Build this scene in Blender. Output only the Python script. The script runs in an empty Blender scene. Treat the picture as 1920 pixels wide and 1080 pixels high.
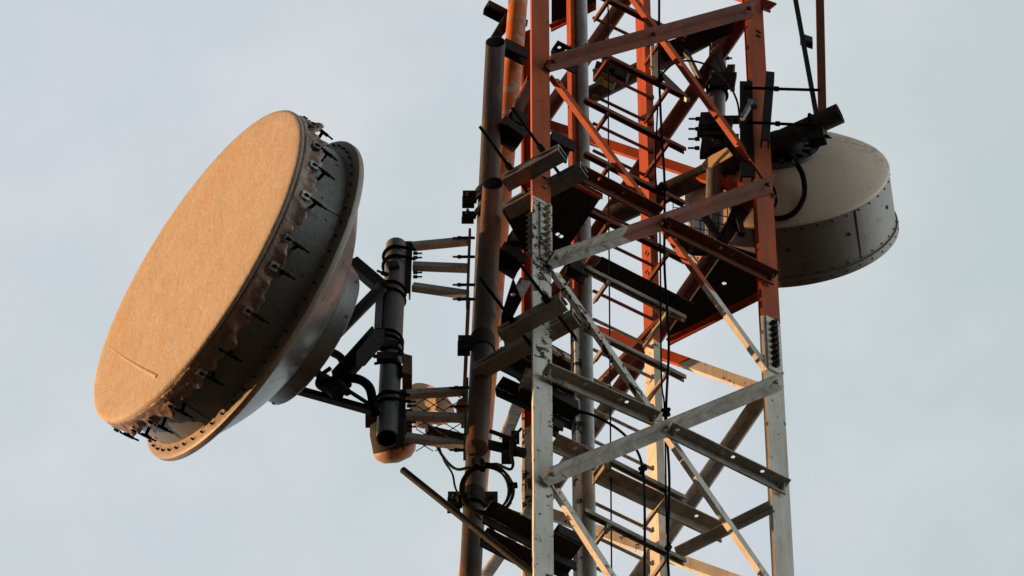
import bpy, bmesh, math, random
from mathutils import Vector as V, Matrix as Mx, noise
random.seed(7)
R = math.radians
C = bpy.context.scene.collection
# ------------------------------------------------------------------ camera frame
PITCH = R(59); F = 15000.0; K = 0.0028            # telephoto view up at the tower; 1 unit = 2.8 mm
fwd = V((0, math.cos(PITCH), math.sin(PITCH))); upv = V((0, -math.sin(PITCH), math.cos(PITCH))); rgt = V((1, 0, 0))
CAM = V((0, 0, 1.6)); T = CAM + fwd * (F * K)
GROUND = -T.z / K

def ray(x, y): return fwd * F + rgt * (x - 960) - upv * (y - 540)
def P(x, y, Y):                                    # point of the view at world depth Y
    d = ray(x, y); o = -fwd * F
    return o + d * ((Y - o.y) / d.y)
def PL(x, y, nx, ny, c):                           # on the vertical plane nx*X + ny*Y = c
    d = ray(x, y); o = -fwd * F
    return o + d * ((c - nx * o.x - ny * o.y) / (nx * d.x + ny * d.y))
def PZ(x, y, Z):                                   # on a horizontal plane
    d = ray(x, y); o = -fwd * F
    return o + d * ((Z - o.z) / d.z)
SL = 0.6                                           # slant of the near tower face
XL = 39.0
def FP(x, y, o=0.0): return PL(x, y, -SL, 1.0, -SL * XL + o)
E1 = V((1, SL, 0)).normalized(); NF = V((SL, -1, 0)).normalized(); EB = -NF; UZ = V((0, 0, 1))
LEGL = V((39, 0, 0)); LEGR = V((518, SL * (518 - 39), 0)); LEGN = V((18, 535, 0))
EK = (LEGR - LEGN).normalized(); NK = V((EK.y, -EK.x, 0))          # far face (R to N); NK points to the viewer
def BP(x, y, o=0.0):
    return PL(x, y, NK.x, NK.y, NK.dot(LEGN) + o)

# ------------------------------------------------------------------ object helpers
def props(o, label=None, cat=None, group=None, kind=None):
    if label: o['label'] = label
    if cat: o['category'] = cat
    if group: o['group'] = group
    if kind: o['kind'] = kind
    return o
def thing(name, p, label, cat, group=None):
    o = bpy.data.objects.new(name, None); C.objects.link(o); o.empty_display_size = .1
    o.location = T + p * K
    o['pu'] = 0; del o['pu']
    return props(o, label, cat, group)
def wpos(o):
    p = V(o.location)
    while o.parent: o = o.parent; p = p + V(o.location)
    return p
class MB:
    def __init__(s): s.v = []; s.f = []; s.marks = []; s.inner = set()
    def mark(s): s.marks.append((len(s.v), len(s.f))); return s
    def add(s, vs, fs):
        n = len(s.v); s.v += [V(q) for q in vs]; s.f += [tuple(i + n for i in f) for f in fs]
    def build(s, name, m, parent=None, smooth=None, label=None, cat=None, group=None, origin=None):
        if s.marks:                                # pieces: one object each
            cuts = [(0, 0)] + s.marks + [(len(s.v), len(s.f))]; outs = []; s.marks = []
            for (v0, f0), (v1, f1) in zip(cuts, cuts[1:]):
                if v1 > v0:
                    q = MB(); q.v = s.v[v0:v1]; q.f = [tuple(i - v0 for i in f) for f in s.f[f0:f1]]; outs.append(q.build(name, m, parent, smooth, label, cat, group))
            return outs
        me = bpy.data.meshes.new(name)
        if parent is not None: base = wpos(parent)
        else:
            if origin is None:
                c = sum(s.v, V()) / max(1, len(s.v)); origin = c
            base = T + origin * K
        me.from_pydata([(T + q * K) - base for q in s.v], [], s.f)
        bm = bmesh.new(); bm.from_mesh(me); bmesh.ops.recalc_face_normals(bm, faces=bm.faces); bm.to_mesh(me); bm.free()
        me.materials.append(m)
        if s.inner:
            me.materials.append(BORE)
            for i in s.inner: me.polygons[i].material_index = 1
        if smooth:
            me.shade_smooth(); me.set_sharp_from_angle(angle=R(smooth))
        o = bpy.data.objects.new(name, me); C.objects.link(o)
        if parent is not None: o.parent = parent
        else: o.location = base
        return props(o, label, cat, group)
    # -- shapes
    def box(s, c, a, b, d):                        # centre and three half-edge vectors
        vs = [c + a * i + b * j + d * k for i in (-1, 1) for j in (-1, 1) for k in (-1, 1)]
        s.add(vs, [(0, 1, 3, 2), (4, 6, 7, 5), (0, 4, 5, 1), (2, 3, 7, 6), (0, 2, 6, 4), (1, 5, 7, 3)])
        return s
    def sweep(s, p0, p1, sec):                     # constant section (list of offset vectors) from p0 to p1
        n = len(sec)
        s.add([p0 + q for q in sec] + [p1 + q for q in sec],
              [(i, (i + 1) % n, n + (i + 1) % n, n + i) for i in range(n)] + [tuple(range(n))[::-1], tuple(range(n, 2 * n))])
        return s
    def bar(s, p0, p1, w, h, hint=UZ):
        ax = (p1 - p0).normalized(); u = (hint - ax * hint.dot(ax)).normalized(); q = ax.cross(u)
        return s.sweep(p0, p1, [q * (-w / 2) - u * (h / 2), q * (w / 2) - u * (h / 2), q * (w / 2) + u * (h / 2), q * (-w / 2) + u * (h / 2)])
    def angle(s, p0, p1, d1, w1, d2, w2, t=4.0):
        ax = (p1 - p0).normalized(); d1 = (d1 - ax * d1.dot(ax)).normalized(); d2 = (d2 - ax * d2.dot(ax)).normalized()
        sec = [V((0, 0, 0)), d1 * w1, d1 * w1 + d2 * t, d1 * t + d2 * t, d1 * t + d2 * w2, d2 * w2]
        return s.sweep(p0, p1, sec)
    def channel(s, p0, p1, d1, w, d2, h, t=4.0):   # web along d1 (centred), flanges along d2
        ax = (p1 - p0).normalized(); d1 = (d1 - ax * d1.dot(ax)).normalized(); d2 = (d2 - ax * d2.dot(ax)).normalized(); a = w / 2
        sec = [d1 * -a, d1 * a, d1 * a + d2 * h, d1 * (a - t) + d2 * h, d1 * (a - t) + d2 * t, d1 * (t - a) + d2 * t, d1 * (t - a) + d2 * h, d1 * -a + d2 * h]
        return s.sweep(p0, p1, sec)
    def tube(s, pts, r, n=10, cap=True, ends=None):
        pts = [V(p) for p in pts]; rings = []
        u = None
        for i, p in enumerate(pts):
            ax = ((pts[min(i + 1, len(pts) - 1)] - pts[max(i - 1, 0)])).normalized()
            if u is None:
                u = ax.orthogonal().normalized()
            u = (u - ax * u.dot(ax)).normalized(); w = ax.cross(u)
            rr = r[i] if isinstance(r, (list, tuple)) else r
            rings.append([p + (u * math.cos(2 * math.pi * k / n) + w * math.sin(2 * math.pi * k / n)) * rr for k in range(n)])
        vs = [q for g in rings for q in g]
        fs = [(i * n + k, i * n + (k + 1) % n, (i + 1) * n + (k + 1) % n, (i + 1) * n + k) for i in range(len(pts) - 1) for k in range(n)]
        if cap: fs += [tuple(range(n))[::-1], tuple(range((len(pts) - 1) * n, len(pts) * n))]
        s.add(vs, fs); return s
    def pipe(s, p0, p1, r, wall=3.5, n=32, cut0=0.0, cut1=0.0, cutdir=None):
        # open-ended pipe with a wall; cut = slant of an end along cutdir (units of length per unit of radius)
        ax = (p1 - p0).normalized(); u = ax.orthogonal().normalized()
        if cutdir is not None: u = (cutdir - ax * cutdir.dot(ax)).normalized()
        w = ax.cross(u); L = []
        for (p, rr, ct) in ((p0, r, cut0), (p1, r, cut1), (p1, r - wall, cut1), (p0, r - wall, cut0)):
            L.append([p + (u * math.cos(2 * math.pi * k / n) + w * math.sin(2 * math.pi * k / n)) * rr + ax * (ct * rr * math.cos(2 * math.pi * k / n)) for k in range(n)])
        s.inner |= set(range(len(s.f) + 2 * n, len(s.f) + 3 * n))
        s.add([q for g in L for q in g], [(i * n + k, i * n + (k + 1) % n, ((i + 1) % 4) * n + (k + 1) % n, ((i + 1) % 4) * n + k) for i in range(4) for k in range(n)])
        return s
    def lathe(s, c, ax, prof, n=96, fn=None):      # prof: (distance along ax, radius)
        ax = ax.normalized(); u = (UZ - ax * UZ.dot(ax)).normalized(); w = ax.cross(u); vs = []; m = len(prof)
        for j, (d, r) in enumerate(prof):
            for k in range(n):
                a = 2 * math.pi * k / n; dd, rr = (d, r) if fn is None else fn(j, a, d, r)
                vs.append(c + ax * dd + (u * math.cos(a) + w * math.sin(a)) * rr)
        fs = [(i * n + k, i * n + (k + 1) % n, (i + 1) * n + (k + 1) % n, (i + 1) * n + k) for i in range(m - 1) for k in range(n)]
        s.add(vs, fs); return s
    def disc(s, c, ax, r, n=96):
        ax = ax.normalized(); u = ax.orthogonal().normalized(); w = ax.cross(u)
        s.add([c + (u * math.cos(2 * math.pi * k / n) + w * math.sin(2 * math.pi * k / n)) * r for k in range(n)], [tuple(range(n))]); return s
    def bolt(s, p, ax, r=4.0, h=5.0, shank=0.0):
        ax = ax.normalized(); s.tube([p - ax * 1.5, p + ax * h], r, 6)
        if shank: s.tube([p + ax * (h - .5), p + ax * (h + shank)], r * .5, 8)
        return s
    def plate(s, outline, holes, nrm, t):          # outline: coplanar points; holes: lists of points; thickness t along -nrm
        bm = bmesh.new(); loops = [outline] + holes
        for lp in loops:
            vv = [bm.verts.new(q) for q in lp]
            for i in range(len(vv)): bm.edges.new((vv[i], vv[(i + 1) % len(vv)]))
        bmesh.ops.triangle_fill(bm, use_beauty=True, edges=bm.edges[:], normal=nrm)
        r_ = bmesh.ops.extrude_face_region(bm, geom=bm.faces[:])
        for e in r_['geom']:
            if isinstance(e, bmesh.types.BMVert): e.co -= nrm * t
        bm.verts.index_update()
        s.add([q.co.copy() for q in bm.verts], [tuple(q.index for q in f.verts) for f in bm.faces]); bm.free()
        return s
def ring_pts(c, a, b, r, n=12, ra=None):
    return [c + a * (math.cos(2 * math.pi * k / n) * (ra or r)) + b * (math.sin(2 * math.pi * k / n) * r) for k in range(n)]
def strip(mb, p0, p1, d, w, nrm, t, holes=(), hr=4.0, hl=None):
    # flat bar between p0 and p1, from the line to d*w; holes at fractions along it
    ax = (p1 - p0).normalized(); d = (d - ax * d.dot(ax)).normalized(); nrm = ax.cross(d) * (1 if ax.cross(d).dot(nrm) > 0 else -1)
    L = (p1 - p0).length
    hs = [ring_pts(p0 + ax * (L * f) + d * (w * .5), ax, d, hr, 12, hl or hr) for f in holes]
    mb.plate([p0, p1, p1 + d * w, p0 + d * w], hs, nrm, t)
def spline(pts, n=10):
    pts = [V(p) for p in pts]; out = []
    q = [pts[0] * 2 - pts[1]] + pts + [pts[-1] * 2 - pts[-2]]
    for i in range(1, len(q) - 2):
        for k in range(n):
            t = k / n; a, b, c, d = q[i - 1], q[i], q[i + 1], q[i + 2]
            out.append(((b * 2) + (c - a) * t + (a * 2 - b * 5 + c * 4 - d) * t * t + (b * 3 - a - c * 3 + d) * t ** 3) * .5)
    return out + [pts[-1]]
def copy_to(o, parent, mat):
    c = o.copy(); C.objects.link(c); c.parent = parent; c.matrix_local = mat
    return c

# ------------------------------------------------------------------ materials
def nodes(name):
    m = bpy.data.materials.new(name); m.use_nodes = True; nt = m.node_tree
    return m, nt, nt.nodes['Principled BSDF']
def N(nt, typ, **kw):
    n = nt.nodes.new(typ)
    for k_, v_ in kw.items(): setattr(n, k_, v_)
    return n
def noise_fac(nt, scale, detail=4, rough=.55, stretch=(1, 1, 1), lo=.4, hi=.6, coord='pos', dist=0):
    g = N(nt, 'ShaderNodeNewGeometry') if coord == 'pos' else N(nt, 'ShaderNodeTexCoord')
    mp = N(nt, 'ShaderNodeMapping'); mp.inputs['Scale'].default_value = stretch
    nt.links.new(g.outputs['Position' if coord == 'pos' else 'Object'], mp.inputs['Vector'])
    no = N(nt, 'ShaderNodeTexNoise'); no.inputs['Scale'].default_value = scale; no.inputs['Detail'].default_value = detail; no.inputs['Roughness'].default_value = rough
    no.inputs['Distortion'].default_value = dist
    nt.links.new(mp.outputs['Vector'], no.inputs['Vector'])
    mr = N(nt, 'ShaderNodeMapRange'); mr.inputs['From Min'].default_value = lo; mr.inputs['From Max'].default_value = hi
    nt.links.new(no.outputs['Fac'], mr.inputs['Value'])
    return mr.outputs['Result']
def mix(nt, fac, a, b):
    m = N(nt, 'ShaderNodeMix', data_type='RGBA')
    for i, x in ((0, fac), (6, a), (7, b)):
        if isinstance(x, (int, float)): m.inputs[i].default_value = x
        elif isinstance(x, tuple): m.inputs[i].default_value = (*x, 1)
        else: nt.links.new(x, m.inputs[i])
    return m.outputs[2]
def math_(nt, op, a, b=0.0):
    m = N(nt, 'ShaderNodeMath', operation=op)
    for i, x in enumerate((a, b)):
        if isinstance(x, (int, float)): m.inputs[i].default_value = x
        else: nt.links.new(x, m.inputs[i])
    return m.outputs[0]
def bump(nt, bs, h, strength=.3, dist=.004):
    b = N(nt, 'ShaderNodeBump'); b.inputs['Strength'].default_value = strength; b.inputs['Distance'].default_value = dist
    nt.links.new(h, b.inputs['Height']); nt.links.new(b.outputs['Normal'], bs.inputs['Normal'])
def worn(name, c0, c1, c2, rough=.6, metal=0.0, s1=6, s2=40, stretch=(1, 1, .35), lo2=.56, hi2=.66, bst=.25, spec=.5):
    m, nt, bs = nodes(name)
    a = noise_fac(nt, s1, 5, .6, stretch, .35, .65); b = noise_fac(nt, s2, 6, .65, stretch, lo2, hi2)
    col = mix(nt, b, mix(nt, a, c0, c1), c2); nt.links.new(col, bs.inputs['Base Color'])
    bs.inputs['Roughness'].default_value = rough; bs.inputs['Metallic'].default_value = metal
    bs.inputs['Specular IOR Level'].default_value = spec
    bump(nt, bs, noise_fac(nt, s2 * 1.5, 4), bst, .002)
    return m
ZBAND = (T + P(1016, 366, 0) * K).z
def painted(name, dirt):
    # aviation paint: orange-red above the band edge, white below, chipped to dark steel around the joint
    m, nt, bs = nodes(name)
    g = N(nt, 'ShaderNodeNewGeometry'); sp = N(nt, 'ShaderNodeSeparateXYZ'); nt.links.new(g.outputs['Position'], sp.inputs[0])
    wob = noise_fac(nt, 14, 3, .5, (1, 1, 1), 0, 1)
    z = math_(nt, 'ADD', sp.outputs['Z'], math_(nt, 'MULTIPLY', math_(nt, 'SUBTRACT', wob, .5), .05))
    isred = math_(nt, 'GREATER_THAN', z, ZBAND)
    red = mix(nt, noise_fac(nt, 9, 5, .6, (1, 1, .3), .35, .65), (.46, .080, .012), (.33, .060, .018))
    red = mix(nt, noise_fac(nt, 55, 6, .7, (1, 1, .5), .60, .70), red, (.16, .055, .035))
    red = mix(nt, math_(nt, 'MULTIPLY', noise_fac(nt, 4, 5, .65, (1, 1, .35), .45, .75), .55), red, (.17, .055, .03))
    wht = mix(nt, noise_fac(nt, 7, 5, .6, (1, 1, .25), .35, .7), (.72, .69, .62), (.56, .52, .45))
    wht = mix(nt, noise_fac(nt, 30, 6, .7, (1, 1, .2), .60, .72), wht, (.38, .30, .23))
    wht = mix(nt, math_(nt, 'MULTIPLY', noise_fac(nt, 3.2, 5, .65, (1, 1, .3), .47, .75), .5), wht, (.40, .34, .27))
    run = noise_fac(nt, 34, 5, .65, (1, 1, .045), .54, .72)
    blot = noise_fac(nt, 11, 7, .72, (1, 1, .7), .52, .62)
    wht = mix(nt, math_(nt, 'MULTIPLY', run, .55), wht, (.30, .19, .11)); red = mix(nt, math_(nt, 'MULTIPLY', run, .6), red, (.13, .045, .025))
    wht = mix(nt, math_(nt, 'MULTIPLY', blot, .30), wht, (.42, .38, .33)); red = mix(nt, math_(nt, 'MULTIPLY', blot, .40), red, (.24, .07, .035))
    col = mix(nt, isred, wht, red)
    # chips, densest just under the band edge
    d = N(nt, 'ShaderNodeMapRange', interpolation_type='SMOOTHSTEP'); d.inputs['From Min'].default_value = ZBAND - 2.3; d.inputs['From Max'].default_value = ZBAND - 1.5
    d.inputs['To Min'].default_value = 0.0; d.inputs['To Max'].default_value = .085; nt.links.new(sp.outputs['Z'], d.inputs['Value'])
    ch = noise_fac(nt, 15, 8, .66, (1, 1, .7), 0, 1, dist=.6)
    xs = N(nt, 'ShaderNodeMapRange'); xs.inputs['From Min'].default_value = .35; xs.inputs['From Max'].default_value = .75; xs.inputs['To Min'].default_value = 0; xs.inputs['To Max'].default_value = .10
    nt.links.new(sp.outputs['X'], xs.inputs['Value'])
    thr = math_(nt, 'ADD', math_(nt, 'SUBTRACT', .622, d.outputs['Result']), xs.outputs['Result'])
    chip = math_(nt, 'GREATER_THAN', ch, math_(nt, 'ADD', thr, math_(nt, 'MULTIPLY', isred, .12)))
    col = mix(nt, chip, col, mix(nt, noise_fac(nt, 40, 3), (.016, .024, .030), (.05, .03, .02)))
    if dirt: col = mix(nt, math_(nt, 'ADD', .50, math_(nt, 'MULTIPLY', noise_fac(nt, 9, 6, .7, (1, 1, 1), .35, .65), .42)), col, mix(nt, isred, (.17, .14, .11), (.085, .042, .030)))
    nt.links.new(col, bs.inputs['Base Color']); bs.inputs['Roughness'].default_value = .6
    bs.inputs['Specular IOR Level'].default_value = .2
    h = math_(nt, 'SUBTRACT', math_(nt, 'MULTIPLY', noise_fac(nt, 120, 3), .25), chip)
    bump(nt, bs, h, .35, .002)
    return m
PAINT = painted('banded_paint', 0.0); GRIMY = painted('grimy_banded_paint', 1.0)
GALV = worn('galvanised_steel', (.12, .13, .135), (.19, .195, .19), (.08, .07, .06), .5, .4, 8, 60)
PALEGALV = worn('pale_galvanised_steel', (.33, .35, .35), (.44, .45, .435), (.20, .18, .16), .55, .35, 8, 50)
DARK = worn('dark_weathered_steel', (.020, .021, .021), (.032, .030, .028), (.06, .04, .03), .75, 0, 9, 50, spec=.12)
RUST = worn('rust_stained_pipe', (.048, .036, .028), (.085, .050, .030), (.16, .065, .024), .65, 0, 5, 20, (1, 1, .2), .48, .66, spec=.3)
RUBBER = worn('black_rubber', (.006, .007, .007), (.010, .010, .010), (.014, .014, .014), .9, 0, 12, 60, spec=.04)
BORE = worn('shaded_pipe_bore', (.010, .009, .008), (.016, .013, .011), (.03, .02, .014), .9, 0, 12, 60, spec=.1)  # shade inside the pipes, put into the colour of the inner wall
ZINC = worn('dark_zinc_pipe', (.042, .040, .038), (.062, .056, .048), (.15, .085, .045), .6, 0, 6, 22, (1, 1, .22), .52, .68, spec=.3)
ORANGE = worn('flaking_orange_paint', (.62, .17, .03), (.55, .13, .02), (.42, .36, .31), .55, 0, 5, 14, (1, 1, .8), .55, .60)
GREYPAINT = worn('grey_green_painted_sheet', (.10, .10, .092), (.135, .128, .115), (.075, .065, .052), .42, 0.0, 3, 26, (1, 1, .5))
RIMPAINT = worn('beige_painted_rim', (.22, .18, .145), (.28, .22, .165), (.14, .10, .07), .5, 0, 4, 30)
BACKSKIN = worn('glossy_reflector_skin', (.15, .155, .155), (.21, .20, .19), (.09, .08, .08), .30, .5, 3, 18)
BEIGE = worn('beige_radome_plastic', (.60, .50, .37), (.66, .54, .40), (.42, .33, .24), .6, 0, 4, 20)
BRASS = worn('weathered_bolt', (.36, .28, .21), (.45, .36, .28), (.18, .12, .09), .6, .1, 14, 60)
SHROUD = worn('pale_dusty_sheet', (.16, .13, .10), (.20, .16, .125), (.10, .078, .06), .5, 0, 2, 9, (1, 1, .25))
TAN = worn('tan_plastic_lip', (.34, .20, .11), (.40, .24, .13), (.2, .12, .07), .6, 0, 6, 30)
def shell():
    m, nt, bs = nodes('dusty_dish_shell')
    col = mix(nt, noise_fac(nt, 2.2, 5, .6, (1, 1, 1), .3, .7), (.68, .54, .41), (.76, .61, .47))
    col = mix(nt, math_(nt, 'MULTIPLY', math_(nt, 'MULTIPLY', noise_fac(nt, 2.2, 2, .5, (1, 1, 1), .52, .70), noise_fac(nt, 26, 7, .75, (1, 1, 1), .42, .66)), 1.0), col, (.17, .12, .09))
    col = mix(nt, math_(nt, 'MULTIPLY', noise_fac(nt, 90, 6, .75, (1, 1, 1), .45, .75), .25), col, (.40, .33, .27))
    nt.links.new(col, bs.inputs['Base Color']); bs.inputs['Roughness'].default_value = .6
    bump(nt, bs, noise_fac(nt, 90, 4), .2, .002)
    return m
SHELL = shell()
def radome():
    m, nt, bs = nodes('weathered_radome_fabric')
    base = mix(nt, noise_fac(nt, 5, 6, .65, (1, 1, 1), .3, .7, 'obj'), (.53, .475, .42), (.46, .405, .345))
    fib = noise_fac(nt, 34, 8, .75, (1, .7, .45), .40, .62, 'obj', 1.6)
    col = mix(nt, math_(nt, 'MULTIPLY', fib, .40), base, (.31, .22, .14))
    fine = noise_fac(nt, 110, 5, .75, (1, .8, .5), .45, .62, 'obj', .8)
    col = mix(nt, math_(nt, 'MULTIPLY', fine, .30), col, (.23, .155, .095))
    st = math_(nt, 'MULTIPLY', noise_fac(nt, 2.3, 3, .5, (1, 1, .6), .52, .66, 'obj'), noise_fac(nt, 20, 5, .7, (1, .5, .3), .48, .62, 'obj'))
    col = mix(nt, math_(nt, 'MULTIPLY', st, .6), col, (.52, .29, .10))
    nt.links.new(col, bs.inputs['Base Color']); bs.inputs['Roughness'].default_value = .8; bs.inputs['Specular IOR Level'].default_value = .2
    h = math_(nt, 'ADD', math_(nt, 'MULTIPLY', noise_fac(nt, 16, 6, .65, (1, .5, .35), .2, .8, 'obj', 1.0), 1.0), math_(nt, 'MULTIPLY', noise_fac(nt, 110, 3, .6, (1, .5, .3), .2, .8, 'obj'), .35))
    bump(nt, bs, h, .45, .007)
    return m
RADOME = radome()
def skirt():
    m, nt, bs = nodes('brown_vinyl_skirt')
    col = mix(nt, noise_fac(nt, 7, 5, .6, (1, 1, 1), .35, .65), (.19, .11, .075), (.29, .185, .13))
    col = mix(nt, noise_fac(nt, 26, 6, .7, (1, 1, 1), .58, .7), col, (.13, .07, .05))
    nt.links.new(col, bs.inputs['Base Color']); bs.inputs['Roughness'].default_value = .5
    bump(nt, bs, noise_fac(nt, 30, 4), .4, .006)
    return m
SKIRT = skirt()
def trans(name, c):
    m, nt, bs = nodes(name)
    col = mix(nt, noise_fac(nt, 8, 4), c, tuple(q * .85 for q in c))
    nt.links.new(col, bs.inputs['Base Color']); bs.inputs['Roughness'].default_value = .55
    tr = N(nt, 'ShaderNodeBsdfTranslucent'); nt.links.new(col, tr.inputs['Color'])
    ms = N(nt, 'ShaderNodeMixShader'); ms.inputs[0].default_value = .55
    nt.links.new(bs.outputs[0], ms.inputs[1]); nt.links.new(tr.outputs[0], ms.inputs[2])
    nt.links.new(ms.outputs[0], nt.nodes['Material Output'].inputs['Surface'])
    return m
LENS = trans('translucent_beige_radome', (.72, .55, .36))

# ------------------------------------------------------------------ ground
gm, nt, bs = nodes('dry_ground')
nt.links.new(mix(nt, noise_fac(nt, .05, 6), (.012, .014, .009), (.024, .021, .014)), bs.inputs['Base Color']); bs.inputs['Roughness'].default_value = .95
g = bpy.data.meshes.new('ground'); S_ = 6000
g.from_pydata([(-S_, -S_, 0), (S_, -S_, 0), (S_, S_, 0), (-S_, S_, 0)], [], [(0, 1, 2, 3)]); g.materials.append(gm)
go = bpy.data.objects.new('ground', g); C.objects.link(go); go['kind'] = 'structure'

# ------------------------------------------------------------------ lattice tower
base = V((190, 260, GROUND))
tower = thing('lattice_tower', base, 'triangular lattice tower of angle steel painted orange-red above and chipped white below', 'tower')
def at(p, z): return V((p.x, p.y, z))
ztop = P(1016, -140, 0).z + 500
bend = (LEGN - LEGL).normalized()
def leg(c, d1, d2, w=41, t=5):
    mb = MB(); mb.angle(at(c, GROUND), at(c, ztop), d1, w, d2, w, t); return mb.build('leg', PAINT, tower)
legL = leg(LEGL, E1, V((-.07, 1, 0)), 41)
legR = leg(LEGR, -E1, -EK, 40)
legN = leg(LEGN, EK, -bend, 41)
# splices with nuts
def splice_front(lg, xc, y0, y1, n, w, o=0, br=6.2, bmat=None):
    mb = MB(); c0 = FP(xc, y0 - 12, o); c1 = FP(xc, y1 + 10, o)
    c1 = V((c0.x, c0.y, c1.z))
    mb.box((c0 + c1) / 2 + NF * 2.2, E1 * (w / 2), NF * 2.2, UZ * ((c0.z - c1.z) / 2)); mb.build('splice_plate', PAINT, lg)
    nb = MB()
    for i in range(n):
        p = FP(xc, y0 + (y1 - y0) * i / (n - 1), o); p = V((c0.x, c0.y, p.z))
        nb.bolt(p + NF * 4.2, NF, br, 8, 6).mark()
    nb.build('bolt', bmat or BRASS, lg, 30)
splice_front(legL, 1022, 396, 482, 8, 26)
nb = MB()
for i in range(8):
    p = P(999, 408 + 10.2 * i, 22); p = V((LEGL.x, 16, p.z)); nb.bolt(p, V((-1, .0, 0)), 5.5, 8, 4).mark()
nb.build('bolt', BRASS, legL, 30)
splice_front(legR, 1446, 612, 686, 8, 28, 0, 7.6, DARK)
mb = MB()
for y in (333, 352): mb.bolt(FP(1022, y), NF, 4.5, 3).mark()
mb.build('bolt', GALV, legL, 30)
mb = MB()
for y in (60, 68): mb.box(FP(1422, y) + NF, E1 * 5, NF * 1.2, UZ * 3).mark()
mb.build('slot', DARK, legR)

# near face: diagonal pairs and horizontals
def diag_A(x0, y0, x1, y1):
    p0, p1 = FP(x0, y0, -5), FP(x1, y1, -5); ax = (p1 - p0).normalized(); dn = NF.cross(ax); dn = dn if dn.z < 0 else -dn
    mb = MB(); mb.angle(p0, p1, NF, 31, dn, 19, 4.0)
    for f in (.022, .5, .978):
        mb.bolt(p0 + (p1 - p0) * f + dn * 4 + NF * 15, dn, 5, 5, 4)
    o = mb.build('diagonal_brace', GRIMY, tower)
for a in ((1018, 124, 1402, 20), (1022, 493, 1436, 349), (1012, 900, 1452, 719)): diag_A(*a)
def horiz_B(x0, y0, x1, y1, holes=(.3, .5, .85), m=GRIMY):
    p0, p1 = FP(x0, y0, -11), FP(x1, y1, -11)
    mb = MB(); strip(mb, p0, p1, NF, 21, UZ, 3.5, holes, 4.2)
    q0, q1 = p0 - UZ * 3.6, p1 - UZ * 3.6
    strip(mb, q0, q1, -UZ, 19, NF, 3.5)
    for f in (.035, .97): mb.bolt(p0 + (p1 - p0) * f + NF * 2 - UZ * 10, NF, 4.5, 5, 5)
    mb.build('horizontal_strut', m, tower)
for a in ((1080, 322, 1235, 403, (.25, .55)), (1243, 420, 1450, 522, (.5, .6)), (1018, 694, 1228, 786, (.35, .66, .72)), (1252, 806, 1472, 914, (.06, .45, .53, .78)), (1012, 1090, 1250, 1180, (.3,))): horiz_B(*a)
def diag_S(x0, y0, x1, y1, w=27):
    p0, p1 = FP(x0, y0, 9), FP(x1, y1, 9); ax = (p1 - p0).normalized(); d = NF.cross(ax); d = d if d.x > 0 else -d
    mb = MB(); mb.angle(p0, p1, d, w, NF, 11, 3.6)
    for f in (14, 34): mb.bolt(p0 + ax * f + d * 17, NF, 4, 4.5, 3); mb.bolt(p1 - ax * f + d * 17, NF, 4, 4.5, 3)
    mb.build('diagonal_brace', PAINT, tower)
for a in ((1028, 148, 1206, 388), (1172, -10, 1428, 345), (1028, 512, 1222, 790), (1232, 425, 1432, 700), (1236, 812, 1425, 1085), (1028, 916, 1140, 1090)): diag_S(*a)
# far face
def diag_K(x0, y0, x1, y1, w, o=4, out=9, m=PAINT):
    p0, p1 = BP(x0, y0, o), BP(x1, y1, o); ax = (p1 - p0).normalized(); d = NK.cross(ax); d = d if d.z > 0 else -d
    mb = MB(); mb.angle(p0, p1, d, w, -NK, out, 3.6); mb.build('far_diagonal_brace', m, tower)
for a in ((1000, 232, 1440, 378, 23), (1000, 586, 1440, 742, 23), (1000, 960, 1440, 1118, 23), (1000, -140, 1440, 18, 23)): diag_K(*a)
def diag_T(x0, y0, x1, y1, w=26):
    p0, p1 = BP(x0, y0, -5), BP(x1, y1, -5); ax = (p1 - p0).normalized(); d = NK.cross(ax); d = d if d.x > 0 else -d
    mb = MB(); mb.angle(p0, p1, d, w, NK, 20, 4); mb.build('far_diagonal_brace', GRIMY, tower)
for a in ((1420, -360, 1000, 250), (1404, 22, 1000, 608), (1416, 362, 1000, 965), (1435, 735, 1150, 1150), (1000, 1230, 1090, 1090)): diag_T(*a)
# side face between the left leg and the hidden far leg: diagonals seen almost edge-on
for (x0, y0, x1, y1, Y0, Y1) in ((990, 140, 930, 262, 60, 430), (975, 520, 938, 590, 90, 420), (985, 690, 938, 812, 60, 430), (985, 950, 900, 1075, 90, 460), (1110, 476, 1046, 552, 200, 330)):
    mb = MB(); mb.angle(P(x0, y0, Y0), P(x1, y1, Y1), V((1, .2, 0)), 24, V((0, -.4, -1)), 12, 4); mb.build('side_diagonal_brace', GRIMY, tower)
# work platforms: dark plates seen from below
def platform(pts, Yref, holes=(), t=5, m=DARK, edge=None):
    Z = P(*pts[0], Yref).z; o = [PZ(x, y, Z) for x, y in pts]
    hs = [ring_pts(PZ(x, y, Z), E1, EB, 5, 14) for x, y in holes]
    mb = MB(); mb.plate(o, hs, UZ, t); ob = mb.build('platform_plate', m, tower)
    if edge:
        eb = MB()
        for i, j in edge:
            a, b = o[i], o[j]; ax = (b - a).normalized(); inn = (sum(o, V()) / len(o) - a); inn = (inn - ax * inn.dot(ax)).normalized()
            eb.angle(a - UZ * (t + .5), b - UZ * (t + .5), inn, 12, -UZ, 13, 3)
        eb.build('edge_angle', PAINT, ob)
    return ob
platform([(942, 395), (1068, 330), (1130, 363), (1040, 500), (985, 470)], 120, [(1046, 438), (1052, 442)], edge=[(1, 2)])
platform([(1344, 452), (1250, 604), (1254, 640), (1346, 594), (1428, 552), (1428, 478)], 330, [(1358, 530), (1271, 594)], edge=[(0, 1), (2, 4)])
platform([(1034, -20), (1034, 52), (1062, 42), (1118, 10), (1118, -20)], 240, edge=[(1, 3)])
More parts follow.
